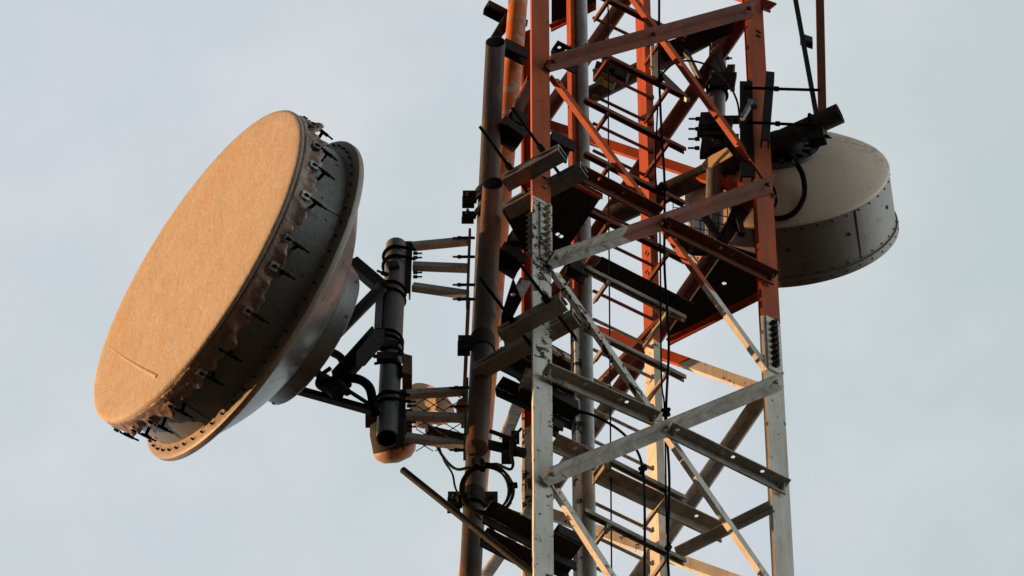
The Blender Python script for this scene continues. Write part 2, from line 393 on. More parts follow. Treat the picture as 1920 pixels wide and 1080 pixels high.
platform([(1230, 84), (1378, 36), (1372, 60), (1246, 118)], 330)
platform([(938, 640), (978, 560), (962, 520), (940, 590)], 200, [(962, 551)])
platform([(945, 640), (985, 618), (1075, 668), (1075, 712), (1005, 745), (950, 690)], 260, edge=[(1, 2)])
# beams inside the tower, parallel to the near face
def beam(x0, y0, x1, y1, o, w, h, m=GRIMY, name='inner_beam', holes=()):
    p0, p1 = FP(x0, y0, o), FP(x1, y1, o); mb = MB(); strip(mb, p0, p1, NF, w, UZ, 3.5, holes, 4)
    strip(mb, p0 - UZ * 3.6, p1 - UZ * 3.6, -UZ, h, NF, 3.5); mb.build(name, m, tower)
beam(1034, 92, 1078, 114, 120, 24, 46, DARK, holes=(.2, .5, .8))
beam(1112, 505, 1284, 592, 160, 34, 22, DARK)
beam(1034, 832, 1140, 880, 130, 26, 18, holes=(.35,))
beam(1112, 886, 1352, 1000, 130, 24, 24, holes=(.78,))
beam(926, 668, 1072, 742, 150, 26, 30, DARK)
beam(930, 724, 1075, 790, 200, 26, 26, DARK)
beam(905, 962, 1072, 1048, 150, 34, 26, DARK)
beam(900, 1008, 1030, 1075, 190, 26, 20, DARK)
mb = MB(); a, b = P(1268, 1040, 330), P(1446, 952, 270); mb.angle(a, b, V((.3, -1, 0)), 20, -UZ, 20, 4); mb.build('inner_beam', GRIMY, tower)
mb = MB(); a, b = P(1246, 580, 300), P(1116, 716, 420); mb.angle(a, b, V((1, .6, 0)), 22, -UZ, 16, 4); mb.build('inner_beam', GRIMY, tower)
# feeder brackets behind the left leg
def feeder(pts, Y0, t, holes=()):
    mb = MB()
    for (x0, y0, x1, y1, w, h) in pts:
        p0, p1 = P(x0, y0, Y0), P(x1, y1, Y0 + (x1 - x0) * SL); mb.channel(p0, p1, NF, w, -UZ, h, 4).mark()
    mb.build('feeder_bracket', DARK, tower)
feeder([(938, 232, 980, 262, 44, 30), (958, 208, 985, 222, 20, 50), (1030, 255, 1072, 278, 34, 40)], 190, 5)
feeder([(936, 468, 980, 496, 44, 34), (957, 436, 985, 452, 20, 50), (1068, 492, 1102, 512, 22, 34)], 190, 5)
feeder([(1034, 742, 1076, 762, 30, 30), (1034, 792, 1052, 802, 22, 26)], 200, 5)
feeder([(1034, 1000, 1078, 1022, 50, 30), (1034, 1046, 1072, 1064, 30, 26), (952, 962, 985, 974, 20, 46)], 200, 5)
feeder([(912, 8, 985, 46, 24, 26), (925, 62, 950, 20, 26, 20)], 300, 5)
feeder([(944, 78, 985, 98, 20, 40)], 230, 5)

# ------------------------------------------------------------------ cable ladder inside the tower
OL = 181.0
lad = thing('cable_ladder', at(V((190, 270, 0)), P(1160, 1180, 270).z), 'cable ladder of painted angles and thin rungs standing inside the lattice tower', 'ladder')
zb = P(1160, 1180, 270).z
pB = V((273, SL * (273 - XL) + OL, 0)); pM = V((120, SL * (120 - XL) + OL, 0))
mb = MB(); mb.angle(at(pB, zb), at(pB, ztop), E1, 17, EB, 33, 4); mb.build('rail', PAINT, lad)
mb = MB(); mb.angle(at(pM, zb), at(pM, ztop), E1, 16, EB, 16, 4); mb.build('rail', PAINT, lad)
pp = V((143, SL * (143 - XL) + OL - 6, 0)); mb = MB(); mb.pipe(at(pp, zb), at(pp, ztop), 11.5, 2, 24); mb.build('rail_pipe', PALEGALV, lad, 40)
mb = MB()
for i in range(11): mb.box(P(1212, 425 + i * 9, 0) * 0 + at(pB + EB * (9 + 8 * (i % 2)) - E1 * .6, P(1212, 425 + i * 9, pB.y + 10).z), E1 * .5, EB * 3, UZ * 4)
mb.build('slots', DARK, lad.children[0])
def rung_thin(yl):
    p0 = FP(1112, yl, OL - 4); p1 = FP(1224, yl + 54, OL - 4); mb = MB(); mb.tube([p0, p1], 3.6, 8)
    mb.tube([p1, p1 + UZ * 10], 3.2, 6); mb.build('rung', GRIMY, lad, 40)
for yl in (33, 131, 179, 231, 282, 338, 391, 444, 545, 598, 655, 711, 768, 826, 884, 942, 1004, 1062): rung_thin(yl)
def rung_thick(yl):
    x0, x1 = 1096, 1284; s = .505; y1 = yl + (x1 - x0) * s
    p0, p1 = FP(x0, yl, 82), FP(x1, y1, 82); mb = MB(); mb.channel(p0, p1, NF, 11, -UZ, 12, 2.5); mb.build('support_bar', GRIMY, lad)
    for xs, ln in ((1246, 84), (1134, 48)):
        q = FP(xs, yl + (xs - x0) * s, 82) - UZ * 14 + E1 * 2; mb = MB(); mb.angle(q - EB * 4, q + EB * ln, E1, 9, -UZ, 15, 3); mb.build('support_bracket', GRIMY, lad)
for yl in (-25, 84, 185, 286, 391, 500, 612, 838, 956): rung_thick(yl)

# ------------------------------------------------------------------ left dish
n = V((-.807, -.591, 0)).normalized(); AX = -n
fc = P(369, 497, -22)
dish = thing('dish_antenna', fc + AX * 272, 'large drum dish antenna with tan fabric face and wrinkled brown skirt, left of tower', 'antenna')
RD = 340.0
ux = UZ.copy(); wx = AX.cross(ux)
RS = 319.0
def ringpt(d, r, deg):
    a = R(deg); return fc + AX * d + (ux * math.cos(a) + wx * math.sin(a)) * r
def rdir(deg): a = R(deg); return ux * math.cos(a) + wx * math.sin(a)
def tdir(deg): a = R(deg); return wx * math.cos(a) - ux * math.sin(a)
def skirt_fn(j, a, d, r):
    if j < 2: return d, r
    s = noise.noise(V((math.cos(a) * 7, math.sin(a) * 7, j * .35))) ; s2 = noise.noise(V((math.cos(a) * 16, math.sin(a) * 16, 3 + j * .5)))
    f = min(1, (j - 1) / 4)
    sc = abs(math.sin(a * 12)) ** .7
    s3 = noise.noise(V((math.cos(a) * 34, math.sin(a) * 34, j * .8)))
    fold = abs(math.sin(a * 31 + s * 6)) ** .6 - .5
    return d + f * (s * 10 + s2 * 7 + s3 * 2 + (sc - .5) * 7), r + f * (s * 13 + s2 * 10 + s3 * 4 + fold * 4 + 3)
mb = MB(); mb.lathe(fc, AX, [(-7, 0.01), (-7, 120), (-6, 240), (-5, 310), (-3.5, 331), (-2, 337), (1, 339.5), (6, RD)], 128)
fab = mb.build('radome', RADOME, dish, 60)
# seam rib sewn on the face
mb = MB(); u2 = (V((.531, -.726, .436)))
def face_pt(x, y, off=-1.6):
    d = ray(x, y); o = -fwd * F; q = fc + AX * off; return o + d * ((q - o).dot(n) / d.dot(n))
mb.tube([face_pt(204, 650), face_pt(240, 676), face_pt(270, 694), face_pt(297, 708)], [4, 5.5, 6, 6], 12); mb.build('seam', RADOME, fab, 60)
mb = MB(); prof = [(6, RD - .5), (12, RD)] + [(12 + i * 6.5, RD - 1 - i * .9) for i in range(1, 6)]
mb.lathe(fc, AX, prof, 520, skirt_fn); sk = mb.build('fabric_skirt', SKIRT, dish, 65)
so = sk.modifiers.new('thick', 'SOLIDIFY'); so.thickness = .004
# torn strip of the skirt edge over the rim, upper left
mb = MB()
def rim_deg(x, y):
    q = face_pt(x, y, 4) - fc; return math.degrees(math.atan2(q.dot(wx), q.dot(ux)))
for (x0, y0, x1, y1) in ((392, 298, 424, 268), (330, 372, 340, 360)):
    a0, a1 = rim_deg(x0, y0), rim_deg(x1, y1)
    for k in range(5):
        dg = a0 + (a1 - a0) * (k + .5) / 5; mb.box(ringpt(10 + (k % 2) * 3, RD + 2, dg), AX * 7, tdir(dg) * (abs(a1 - a0) * RD * .0018), rdir(dg) * (2 + k % 3))
    mb.mark()
mb.build('torn_flap', SKIRT, dish)
mb = MB(); mb.lathe(fc, AX, [(14, RS), (118, RS), (122, RS + 1)], 160); sh = mb.build('shroud', GREYPAINT, dish, 40)
mb = MB()
for i in range(48):
    mb.bolt(ringpt(36 + 20 * (i % 4), RS, i * 7.5 + 2), rdir(i * 7.5 + 2), 3, 1.6)
for i in range(4):
    dg = 20 + i * 90; mb.box(ringpt(66, RS + .6, dg), AX * 52, rdir(dg) * .8, tdir(dg) * 3)
mb.build('rivets', GREYPAINT, sh, 30)
mb = MB(); mb.lathe(fc, AX, [(118, RS + .5), (121, RS + 12), (123, RS + 23), (127, RS + 28), (136, RS + 28), (139, RS + 26), (139, RS + 8), (139, RS - 4)], 160); rim = mb.build('rim_flange', RIMPAINT, dish, 45)
mb = MB()
for i in range(60):
    dg = i * 6; mb.bolt(ringpt(119.5, RS + 14, dg), -AX, 2.3, 4)
mb.build('rim_bolts', DARK, rim, 30)
mb = MB(); pr = [(137 + 96 * (1 - (t / 10.0) ** 1.5), 150 + (RS + 6 - 150) * (t / 10.0)) for t in range(10, -1, -1)]
mb.lathe(fc, AX, pr, 160); refl = mb.build('reflector_back', BACKSKIN, dish, 60)
mb = MB(); mb.lathe(fc, AX, [(226, 176), (229, 176), (232, 150), (236, 148), (270, 147), (273, 144), (273, 60), (273, .01)], 128); rg = mb.build('back_ring', GREYPAINT, dish, 40)
mb = MB()
for i in range(20): mb.bolt(ringpt(240 + 24 * (i % 2), 147.5, i * 18), rdir(i * 18), 3, 2)
mb.build('rivets', GREYPAINT, rg, 30)
# tension clips holding the skirt
for i in range(26):
    dg = i * 360 / 26 + 4 + 2.2 * math.sin(i * 2.3); r_, t_ = rdir(dg), tdir(dg)
    q = ringpt(33, RD - 2, dg)
    mb = MB(); mb.box(q + r_ * 3, AX * 8.5, t_ * 8, r_ * 1.6)
    cl = mb.build('tension_clip', PALEGALV if i % 3 else GALV, dish)
    mb = MB(); mb.bolt(q + r_ * 4.5, r_, 3.5, 2.5); mb.tube([q + r_ * 6 - AX * 4, q + r_ * 6 + AX * 6], 2.0, 6)
    s0 = ringpt(42, RD + 3, dg)
    mb.tube([s0, ringpt(82, RD - 2, dg)], 2.0, 8); mb.tube([ringpt(50, RD + 1, dg), ringpt(70, RD - 1, dg)], 3.5, 8)
    mb.box(ringpt(58, RS + 11, dg), AX * 3, r_ * 11, t_ * 1.2); mb.build('clip_rod', RUBBER, cl, 40)
# rear frame that carries the dish on its pole
hubc = fc + AX * 273
PY = 165.0
def frame(name, mat, *segs, w=16, h=16):
    mb = MB()
    for (a, b) in segs: mb.bar(a, b, w, h, UZ)
    return mb.build(name, mat, dish)
mb = MB(); a, b = P(662, 494, 150), P(716, 540, 140); mb.bar(a, b, 22, 24, V((0, 0, 1))); mb.build('mount_arm', DARK, dish)
mb = MB(); a, b = P(630, 628, 205), P(716, 540, 140); mb.angle(a, b, V((0, -1, 0)), 18, V((0, 0, -1)), 26, 4); mb.build('mount_arm', GALV, dish)
mb = MB(); a, b = P(636, 715, 165), P(712, 630, 130); mb.channel(a, b, V((1, 0, .3)), 30, V((0, -1, 0)), 16, 4); mb.build('mount_arm', DARK, dish)
mb = MB(); mb.box(P(694, 652, 118), (P(712, 630, 120) - P(676, 672, 120)) * .5, V((8, 4, 8)), V((0, 8, -14))); mb.build('mount_bracket', DARK, dish)
mb = MB(); mb.bar(P(560, 732, 190), P(704, 772, 150), 13, 13); mb.build('mount_arm', DARK, dish)
mb = MB(); mb.tube(spline([P(622, 660, 190), P(640, 672, 170), P(650, 700, 150), P(652, 722, 150)], 8), 8, 10); mb.build('waveguide', RUBBER, dish, 60)
mb = MB(); mb.tube(spline([P(604, 722, 160), P(630, 712, 140), P(668, 710, 130), P(692, 726, 135), P(700, 760, 140), P(704, 776, 145)], 8), 9, 10); mb.build('waveguide', RUBBER, dish, 60)
mb = MB(); mb.tube([P(606, 716, 165), P(634, 738, 150)], [17, 13], 16); mb.tube([P(600, 704, 165), P(620, 690, 150)], 4.5, 8); mb.tube([P(610, 716, 165), P(596, 700, 165)], 8, 8)
mb.tube([P(634, 716, 140), P(652, 736, 140)], 8, 8); mb.tube([P(646, 728, 140), P(696, 760, 140)], 4, 8); mb.build('feed_connector', DARK, dish, 50)

# ------------------------------------------------------------------ its pole and clamps
pole = thing('mounting_pole', P(725, 828, PY), 'short grey steel pole behind the large tan dish, its open lower end showing', 'pole')
q0, q1 = P(726, 822, PY), P(743, 462, PY)
mb = MB(); mb.pipe(q0, q1, 20.5, 3, 40); bd = mb.build('tube', GALV, pole, 40)
ax3 = (q1 - q0).normalized()
def on3(y): t = (822 - y) / 360.0; return q0 + (q1 - q0) * t
def uloop(y, r=24, dy=0.5, th=3.2, mat=RUBBER, back=34, side=V((1, .25, 0))):
    c = on3(y); s_ = side.normalized(); pr_ = s_.cross(UZ).normalized(); pts = []
    pts.append(c + s_ * back + pr_ * r)
    for k in range(13):
        a = math.pi * k / 12; pts.append(c + pr_ * (r * math.cos(a)) - s_ * (r * math.sin(a)))
    pts.append(c + s_ * back - pr_ * r)
    return pts
mb = MB()
for y in (482, 500): mb.tube(uloop(y), 3.2, 8).mark()
for y in (756, 768): mb.tube(uloop(y), 3.2, 8).mark()
for y, sd in ((548, V((-1, .3, .4))), (562, V((-1, .3, .4))), (640, V((-1, .3, .5))), (650, V((-1, .3, .5))), (672, V((-1, .2, 0))), (700, V((-1, .2, 0)))): mb.tube(uloop(y, 23, side=sd, back=26), 3.0, 8).mark()
mb.build('u_bolt', RUBBER, pole, 60)
mb = MB()
for y in (668, 690):
    c = on3(y); mb.box(c - V((6, 20, 0)), V((20, 0, 0)), V((0, 5, 0)), V((0, 0, 12))); mb.bolt(c - V((24, 22, 0)), V((-1, 0, 0)), 4, 8, 10); mb.bolt(c + V((18, -26, 0)), V((0, -1, 0)), 4, 6, 4); mb.mark()
mb.build('clamp_jaw', DARK, pole)
mb = MB(); mb.box(on3(704) + V((32, 0, 0)), V((9, 3, 0)), V((0, 22, 0)), V((0, 0, 34))); mb.build('clamp_block', RUST, pole)
mb = MB(); c = on3(590); mb.box(c + V((-27, -6, 0)), V((7, 0, 0)), V((0, 9, 0)), ax3 * 92); mb.build('side_channel', GALV, pole)
mb = MB(); c = on3(520); mb.box(c + V((-4, -24, 0)), V((10, 2, 4)), V((0, 5, 0)), V((-3, 0, 10))); mb.bolt(c - V((16, 16, 20)), V((-.9, -.2, .4)), 5, 10, 10); mb.build('clamp_jaw', DARK, pole)

# offset brackets from the pole to the tower pipe
def offset(label, ys, xl, xr, plate_y, grp=None):
    o = thing('offset_bracket', P((xl + xr) / 2, ys[-1][0], PY), label, 'bracket')
    for (yl, yr) in ys:
        mb = MB(); mb.bar(P(xl + 4, yl, PY - 4), P(xr - 3, yr, PY - 4), 13, 16, UZ); mb.build('arm', PALEGALV, o)
    mb = MB(); a, b = P(xl - 4, ys[0][0] - 10, PY - 6), P(xl - 8, ys[-1][0] + 10, PY - 6); b = V((b.x, a.y, b.z)); mb.channel(a, b, V((1, 0, 0)), 15, V((0, 1, 0)), 17, 3); mb.build('pole_channel', DARK, o)
    mb = MB(); a, b = P(xr, plate_y[0], PY - 4), P(xr - 5, plate_y[1], PY - 4); mb.bar(a, b, 20, 5, V((1, 0, 0))); mb.build('end_plate', GALV, o)
    mb = MB()
    for y in (ys[0][1] - 6, (ys[0][1] + ys[1][1]) / 2 + 4, (ys[1][1] + ys[2][1]) / 2 + 6, ys[2][1] + 8):
        p = P(xr - 2, y, PY - 12); mb.bolt(p - V((16, 0, 0)), V((-1, 0, 0)), 4, 6, 9); mb.tube([p - V((18, 0, 0)), p + V((12, 0, 0))], 3, 8).mark()
    for y in (ys[0][0] + 13, ys[0][0] + 21, ys[1][0] + 12, ys[1][0] + 20):
        p = P(xl + 6, y, PY - 12); mb.bolt(p, V((1, 0, 0)), 3.6, 7, 9).mark()
    mb.build('studs', DARK, o, 40)
    return o
offset('three pale steel arms joining the top of the short grey pole to the tower pipe', ((462, 452), (499, 503), (538, 553)), 770, 881, (436, 572))
offset('three darker steel arms joining the foot of the short grey pole to the tower pipe', ((740, 733), (780, 784), (820, 836)), 758, 876, (716, 855))

# ------------------------------------------------------------------ long pipes beside the left leg
def long_pipe(name, label, x0, y0, x1, y1, Y, r, m, cut=0.0, cut1=0.0, cap=False):
    p0, p1 = P(x0, y0, Y), P(x1, y1, Y); mb = MB(); mb.pipe(p0, p1, r, 2.2, 40, cut0=cut1, cut1=cut, cutdir=V((0, 1, 0)))
    if cap: mb.lathe(p0, p0 - p1, [(-.5, r + .6), (5, r + .6), (9, r * .8), (11, .01)], 40)
    return mb.build(name, m, None, 40, label, 'pipe')
long_pipe('steel_pipe', 'tall rust-streaked steel pipe with slant-cut open top, clamped left of the tower leg', 880, 1130, 929, 79, 200, 20, ZINC, 3.0)
long_pipe('steel_pipe', 'shorter rust-brown steel pipe in front of the tall one, open at the top', 894, 838, 924.5, 344, 142, 20.5, RUST, 3.0, cap=True)
long_pipe('steel_pipe', 'bright orange flaking painted pipe partly hidden between the tall pipe and tower leg', 876, 1130, 975, -40, 290, 20, ORANGE)
mb = MB(); mb.bar(P(878.5, 560, 172), P(868, 800, 172), 7, 7); mb.build('flat_bar', ORANGE, None, None, 'narrow sunlit orange bar running down the left side of the shorter rust-brown pipe', 'bar')
# slotted channel clamps with threaded rods
def chclamp(label, fx0, fy0, fx1, fy1, bx0, by0, bx1, by1, rods, m):
    f0, f1 = P(fx0, fy0, 12 - (fx0 - 1015) * .64 - 40), P(fx1, fy1, 12 - (fx1 - 1015) * .64 - 40)
    b0, b1 = P(bx0, by0, 12 - (bx0 - 1015) * .64 + 30), P(bx1, by1, 12 - (bx1 - 1015) * .64 + 30)
    o = thing('channel_clamp', (f0 + f1) / 2, label, 'clamp')
    ax = (f1 - f0).normalized(); ax.z = 0; ax.normalize(); out = V((ax.y, -ax.x, 0)); out = out if out.y < 0 else -out
    for (p0, p1) in ((f0, f1), (b0, b1)):
        zz = (p0.z + p1.z) / 2; p0 = V((p0.x, p0.y, zz)); p1 = V((p1.x, p1.y, zz)); L = (p1 - p0).length; a2 = (p1 - p0).normalized()
        mb = MB(); hs = [ring_pts(p0 + a2 * (L * q) + out * 12, a2, out, 3.6, 16, L * .13) for q in (.2, .8)]
        # top web is seen from in front: slotted web, two side flanges
        w0 = p0 + UZ * 0; 
        web = [p0 + UZ * 12, p1 + UZ * 12, p1 - UZ * 12, p0 - UZ * 12]
        hs = [ring_pts(p0 + a2 * (L * q), a2, UZ, 4.2, 16, L * .15) for q in (.2, .8)]
        mb.plate([q + out * 12 for q in web], [[q + out * 12 for q in h] for h in hs], out, 3)
        for sgn in (1, -1):
            e = p0 + UZ * (12 * sgn) + out * 8.8; e2 = p1 + UZ * (12 * sgn) + out * 8.8
            strip(mb, e, e2, -out, 26, UZ * sgn, 3)
        mb.build('slotted_channel', m, o)
    mb = MB()
    for (x, y, x2, y2) in rods:
        yb = 12 - (x2 - 1015) * .64 - 40
        p = P(x2, y2, yb - 12); q = p + out * 112; mb.tube([p - out * 95, q], 3.4, 8); mb.bolt(p, out, 6.5, 14).mark()
    mb.build('threaded_rod', RUBBER, o, 40)
    return o
chclamp('upper slotted channel clamp gripping the orange-red part of the left tower leg', 946, 341, 1053, 284, 948, 392, 1094, 318, ((978, 220, 1018, 283), (908, 252, 958, 318)), GALV)
chclamp('lower slotted channel clamp gripping the chipped white part of the left tower leg', 939, 625, 1056, 566, 889, 694, 1080, 597, ((982, 505, 1028, 566), (918, 532, 962, 603)), RIMPAINT)
# saddle clamps on the pipes
def saddle(label, x, y, Y, w=16, both=False, m=DARK):
    c = P(x, y, Y); o = MB(); r = 21.5; pts = []
    for k in range(15):
        a = math.pi * k / 14; pts.append(c + V((r * math.cos(a), -r * math.sin(a), 0)))
    for k in range(14):
        a, b = pts[k], pts[k + 1]; o.box((a + b) / 2, (b - a) * .52, ((a + b) / 2 - c).normalized() * 2, UZ * w)
    o.box(c + V((-r - 12, -4, 0)), V((13, 0, 0)), V((0, 2.5, 0)), UZ * w); o.box(c + V((-r - 14, 6, -4)), V((12, 0, 0)), V((0, 2.5, 0)), UZ * w)
    o.bolt(c + V((-r - 14, -6, 0)), V((0, -1, 0)), 5, 6, 5)
    if both: o.box(c + V((r + 12, -4, 0)), V((12, 0, 0)), V((0, 2.5, 0)), UZ * w); o.bolt(c + V((r + 14, -6, 0)), V((0, -1, 0)), 5, 6, 5)
    return o.build('saddle_clamp', m, None, 30, label, 'clamp')
saddle('dark saddle clamp on the tall pipe level with the open top of the shorter pipe', 912, 372, 195, 20)
saddle('small dark saddle clamp just under another on the tall pipe, above the offset arms', 911, 406, 195, 10)
saddle('dark saddle clamp at the left end of the lower slotted channel', 905, 646, 142, 24)
saddle('two-eared dark saddle clamp on the tall pipe behind the cable coil', 887, 940, 195, 24, True)

# ------------------------------------------------------------------ small rear antennas, mesh, coil, tube
sa = thing('drum_antenna', P(735, 820, 260), 'small tan drum antenna whose curved lip shows below the short grey pole', 'antenna')
c = P(731, 808, 262); nx = V((.22, .75, -.42)).normalized()
mb = MB(); mb.lathe(c, nx, [(-26, .01), (-26, 22), (-20, 34), (0, 39), (34, 41)], 48); mb.build('housing', DARK, sa, 50)
mb = MB(); mb.lathe(c, nx, [(34, 41), (37, 41.5), (48, 37), (57, 26), (62, .01)], 48); mb.build('radome', TAN, sa, 60)
mb = MB(); mb.box(c + V((-34, -20, 20)), V((12, 0, 0)), V((0, 12, 0)), V((0, 0, 22))); mb.box(c + V((30, -20, -10)), V((12, 3, 0)), V((0, 10, 0)), V((0, 0, 14))); mb.marks.append((8, 6)); mb.build('latch_box', RUST, sa)
sb = thing('drum_antenna', P(800, 770, 250), 'small tan drum antenna seen through diamond wire mesh between the grey arms', 'antenna')
c = P(803, 762, 250); nx = V((.5, -.85, -.05)).normalized()
mb = MB(); mb.lathe(c, nx, [(0, 50), (6, 51), (14, 49), (20, 40), (24, 21), (25, .01)], 48); mb.build('radome', LENS, sb, 60)
mb = MB(); mb.lathe(c, nx, [(-40, .01), (-40, 20), (-32, 27), (-4, 29)], 48); mb.build('housing', RIMPAINT, sb, 50)
mb = MB()
for k in range(5): mb.box(c - nx * 30 + V((k * 14 - 26, -22, -22 + (k % 2) * 8)), V((7, 0, 0)), V((0, 6, 0)), V((0, 0, 8))).mark()
mb.build('cooling_lug', DARK, sb)
mb = MB()
xm0, xm1, ym0, ym1 = 780, 868, 738, 846
def mline(x0, y0, x1, y1): mb.tube([P(x0, y0, 185), P(x1, y1, 185)], 1.0, 5)
for k in range(-3, 7):
    for sgn in (1, -1):
        pts = []
        for t in range(0, 45):
            x = xm0 + t * 2; y = (ym0 + 22 * k + (x - xm0) * .62 * 1) if sgn > 0 else (ym1 - 22 * k - (x - xm0) * .62)
            if ym0 <= y <= ym1: pts.append((x, y))
        if len(pts) > 2: mline(*pts[0], *pts[-1])
mb.build('wire_mesh', DARK, None, None, 'diamond wire mesh stretched between the lower grey arms and the rust pipes', 'wire mesh')
mb = MB(); mb.bar(P(800, 806, 230), P(985, 850, 300), 13, 16); mb.bar(P(918, 808, 240), P(968, 826, 250), 6, 6)
for (x, y, w, h) in ((955, 838, 14, 22), (950, 850, 10, 26), (966, 820, 8, 12)): mb.box(P(x, y, 270), V((w, 0, 0)), V((0, 8, 0)), V((0, 0, h)))
mb.build('feeder_bar', DARK, None, None, 'dark horizontal feeder bar crossing behind the rust pipes above the cable coil', 'bar')
mb = MB(); mb.box(P(862, 768, 230), V((5, 0, 0)), V((0, 8, 0)), UZ * 18); mb.bolt(P(862, 752, 230), UZ, 6, 8)
mb = MB(); mb.tube([P(863, 752, 210), P(862, 762, 210), P(862, 774, 210)], [5, 8, 6], 12); mb.build('warning_lamp', ORANGE, None, 60, 'small orange lamp beside the rust pipe, seen over the wire mesh', 'lamp')
# coil of cable
coil = thing('cable_coil', P(912, 965, 105), 'black coil of coaxial cable hung on the tall rust-streaked pipe', 'cable')
mb = MB(); pts = []
for i in range(230):
    a = 2 * math.pi * i / 40 + 1.2; j = math.sin(i * .117) * 3.4; w_ = i / 230 * 12
    pts.append(P(912 + (46 + j) * math.cos(a) + w_ * .3 * math.cos(a * .5), 917 - (43 + j + w_ * .3) * math.sin(a), 60 + w_))
mb.tube(pts, 2.1, 7); 
pts = [P(914 + 50 * math.cos(a) , 920 - 44 * math.sin(a), 56) for a in [R(-170 + 10 * k) for k in range(26)]]
mb.tube(pts, 1.8, 7); mb.build('loops', RUBBER, coil, 70)
mb = MB()
for a in (R(8), R(100), R(200), R(300)): mb.tube([P(912 + q * math.cos(a), 917 - q * .93 * math.sin(a), 61) for q in (40, 58)], 6, 8).mark()
mb.build('cable_tie', RUBBER, coil, 60)
def cable(label, pts, r=2.6, knots=(), name='cable'):
    mb = MB(); mb.tube(spline(pts, 8), r, 8)
    for k_ in knots:
        random.seed(int(k_.x * 7 + k_.z))
        for i in range(7):
            d_ = V((random.uniform(-7, 7), random.uniform(-7, 7), random.uniform(-16, 16))); mb.tube([k_ + d_, k_ - d_ * .6 + V((3, 0, 4))], 4.2, 6)
    return mb.build(name, RUBBER, None, 70, label, 'cable')
cable('black cable sagging from the small drum antenna to the left of the coil', [P(812, 815, 215), P(822, 842, 190), P(840, 868, 150), P(858, 880, 120), P(880, 876, 105)], 2.8)
cable('thinner black cable dropping from the drum antenna and running on below the coil', [P(818, 822, 220), P(832, 862, 180), P(848, 888, 150), P(856, 920, 130), P(882, 955, 110), P(920, 990, 140), P(960, 1030, 160)], 2.0)
cable('black cable rising in an s-bend from the coil to the left tower leg', [P(905, 876, 104), P(930, 870, 90), P(955, 880, 80), P(962, 870, 75), P(958, 845, 70), P(962, 822, 60), P(978, 803, 40)], 2.8)
mb = MB(); mb.pipe(P(1010, 1085, 40), P(755, 881, -10), 6.5, 1.6, 20); mb.build('loose_tube', DARK, None, 40, 'thin dark steel tube slanting down right below the short pole and coil', 'tube')

# cables running up the ladder
def oz(x, y, o=70): return FP(x, y, o)
cable('thin straight black cable hanging down the middle of the cable ladder', [oz(1140, -20, 120), oz(1141, 300, 120), oz(1143, 600, 120), oz(1147, 1110, 120)], 1.5)
cable('black cable with tied bundles running down along the right rail of the ladder', [oz(1236, -20, 70), oz(1236, 130, 70), oz(1240, 240, 62), oz(1246, 345, 70), oz(1246, 500, 60), oz(1254, 640, 66), oz(1249, 775, 60), oz(1255, 900, 66), oz(1252, 1030, 60), oz(1256, 1110, 66)], 2.5, [oz(1237, 150, 66), oz(1242, 352, 66), oz(1248, 776, 60), oz(1252, 1028, 60)])
cable('second thin black cable beside the right rail of the ladder', [oz(1233, 200, 76), oz(1229, 320, 76), oz(1237, 420, 70), oz(1240, 700, 70), oz(1246, 770, 66), oz(1250, 1000, 66)], 1.7)
cable('black cable arching from behind the left leg and dropping through the lower ladder', [P(1030, 770, 150), P(1060, 768, 150), P(1110, 778, 150), P(1160, 806, 170), P(1190, 838, 190), P(1203, 868, 196), oz(1207, 900, 62), oz(1209, 980, 62), oz(1208, 1110, 62)], 2.6, [oz(1205, 880, 62)])
cable('black cable looping over from the ladder to the dark channels at the right leg', [oz(1240, 140, 66), P(1262, 120, 260), P(1290, 114, 265), P(1325, 122, 270), P(1360, 150, 275), P(1382, 190, 275), P(1388, 240, 275)], 2.2)

# ------------------------------------------------------------------ right-hand side: booms, poles, channels
bm_ = thing('boom_pipe', P(1425, 285, 316), 'thick rusty horizontal pipe crossing behind the right leg, its open end sticking out', 'pipe')
b0, b1 = P(1140, 410, 452), P(1576, 212, 236)
mb = MB(); mb.pipe(b0, b1, 21, 3, 40); mb.build('tube', ZINC, bm_, 40)
mb = MB(); d_ = (b1 - b0).normalized()
for x in (.885, .55):
    c = b0 + (b1 - b0) * x; pr_ = d_.cross(UZ).normalized()
    mb.tube([c + pr_ * (24 * math.cos(a)) + UZ * (24 * math.sin(a)) for a in [R(15 * k) for k in range(25)]], 3, 8).mark()
mb.build('pipe_strap', RUBBER, bm_, 60)
mb = MB(); c = b0 + (b1 - b0) * .905; mb.box(c + V((-4, 8, -40)), V((16, -5, 0)), V((4, 10, 0)), UZ * 24); mb.bolt(c + V((14, 0, -52)), V((.4, -.3, -.9)), 4, 8, 14); mb.build('end_clamp', DARK, bm_)
bu = thing('boom_pipe', P(1240, 120, 420), 'dark pipe near the top passing behind the ladder under the upper platform', 'pipe')
u0, u1 = P(1092, 186, 470), P(1384, 40, 330)
mb = MB(); mb.pipe(u0, u1, 19, 3, 32); mb.build('tube', ZINC, bu, 40)
mb = MB(); mb.tube([P(1238, 128, 380), P(1332, 78, 330)], 7, 14); mb.build('side_tube', GALV, bu, 40)
mb = MB()
for (x, y, a_, b__, c_) in ((1128, 138, 14, 10, 26), (1150, 128, 22, 8, 16), (1166, 140, 12, 8, 20), (1144, 152, 10, 8, 18)): mb.box(P(x, y, 400), V((a_, 3, -6)), V((0, b__, 0)), V((4, 0, c_))).mark()
mb.build('clamp_jaw', DARK, bu)
mb = MB(); mb.box(P(1136, 112, 385), V((9, 0, -4)), V((0, 6, 0)), V((0, 0, 6))); mb.box(P(1122, 134, 385), V((8, 0, -6)), V((0, 3, 0)), V((0, 0, 3))); mb.build('copper_connector', BRASS, bu)
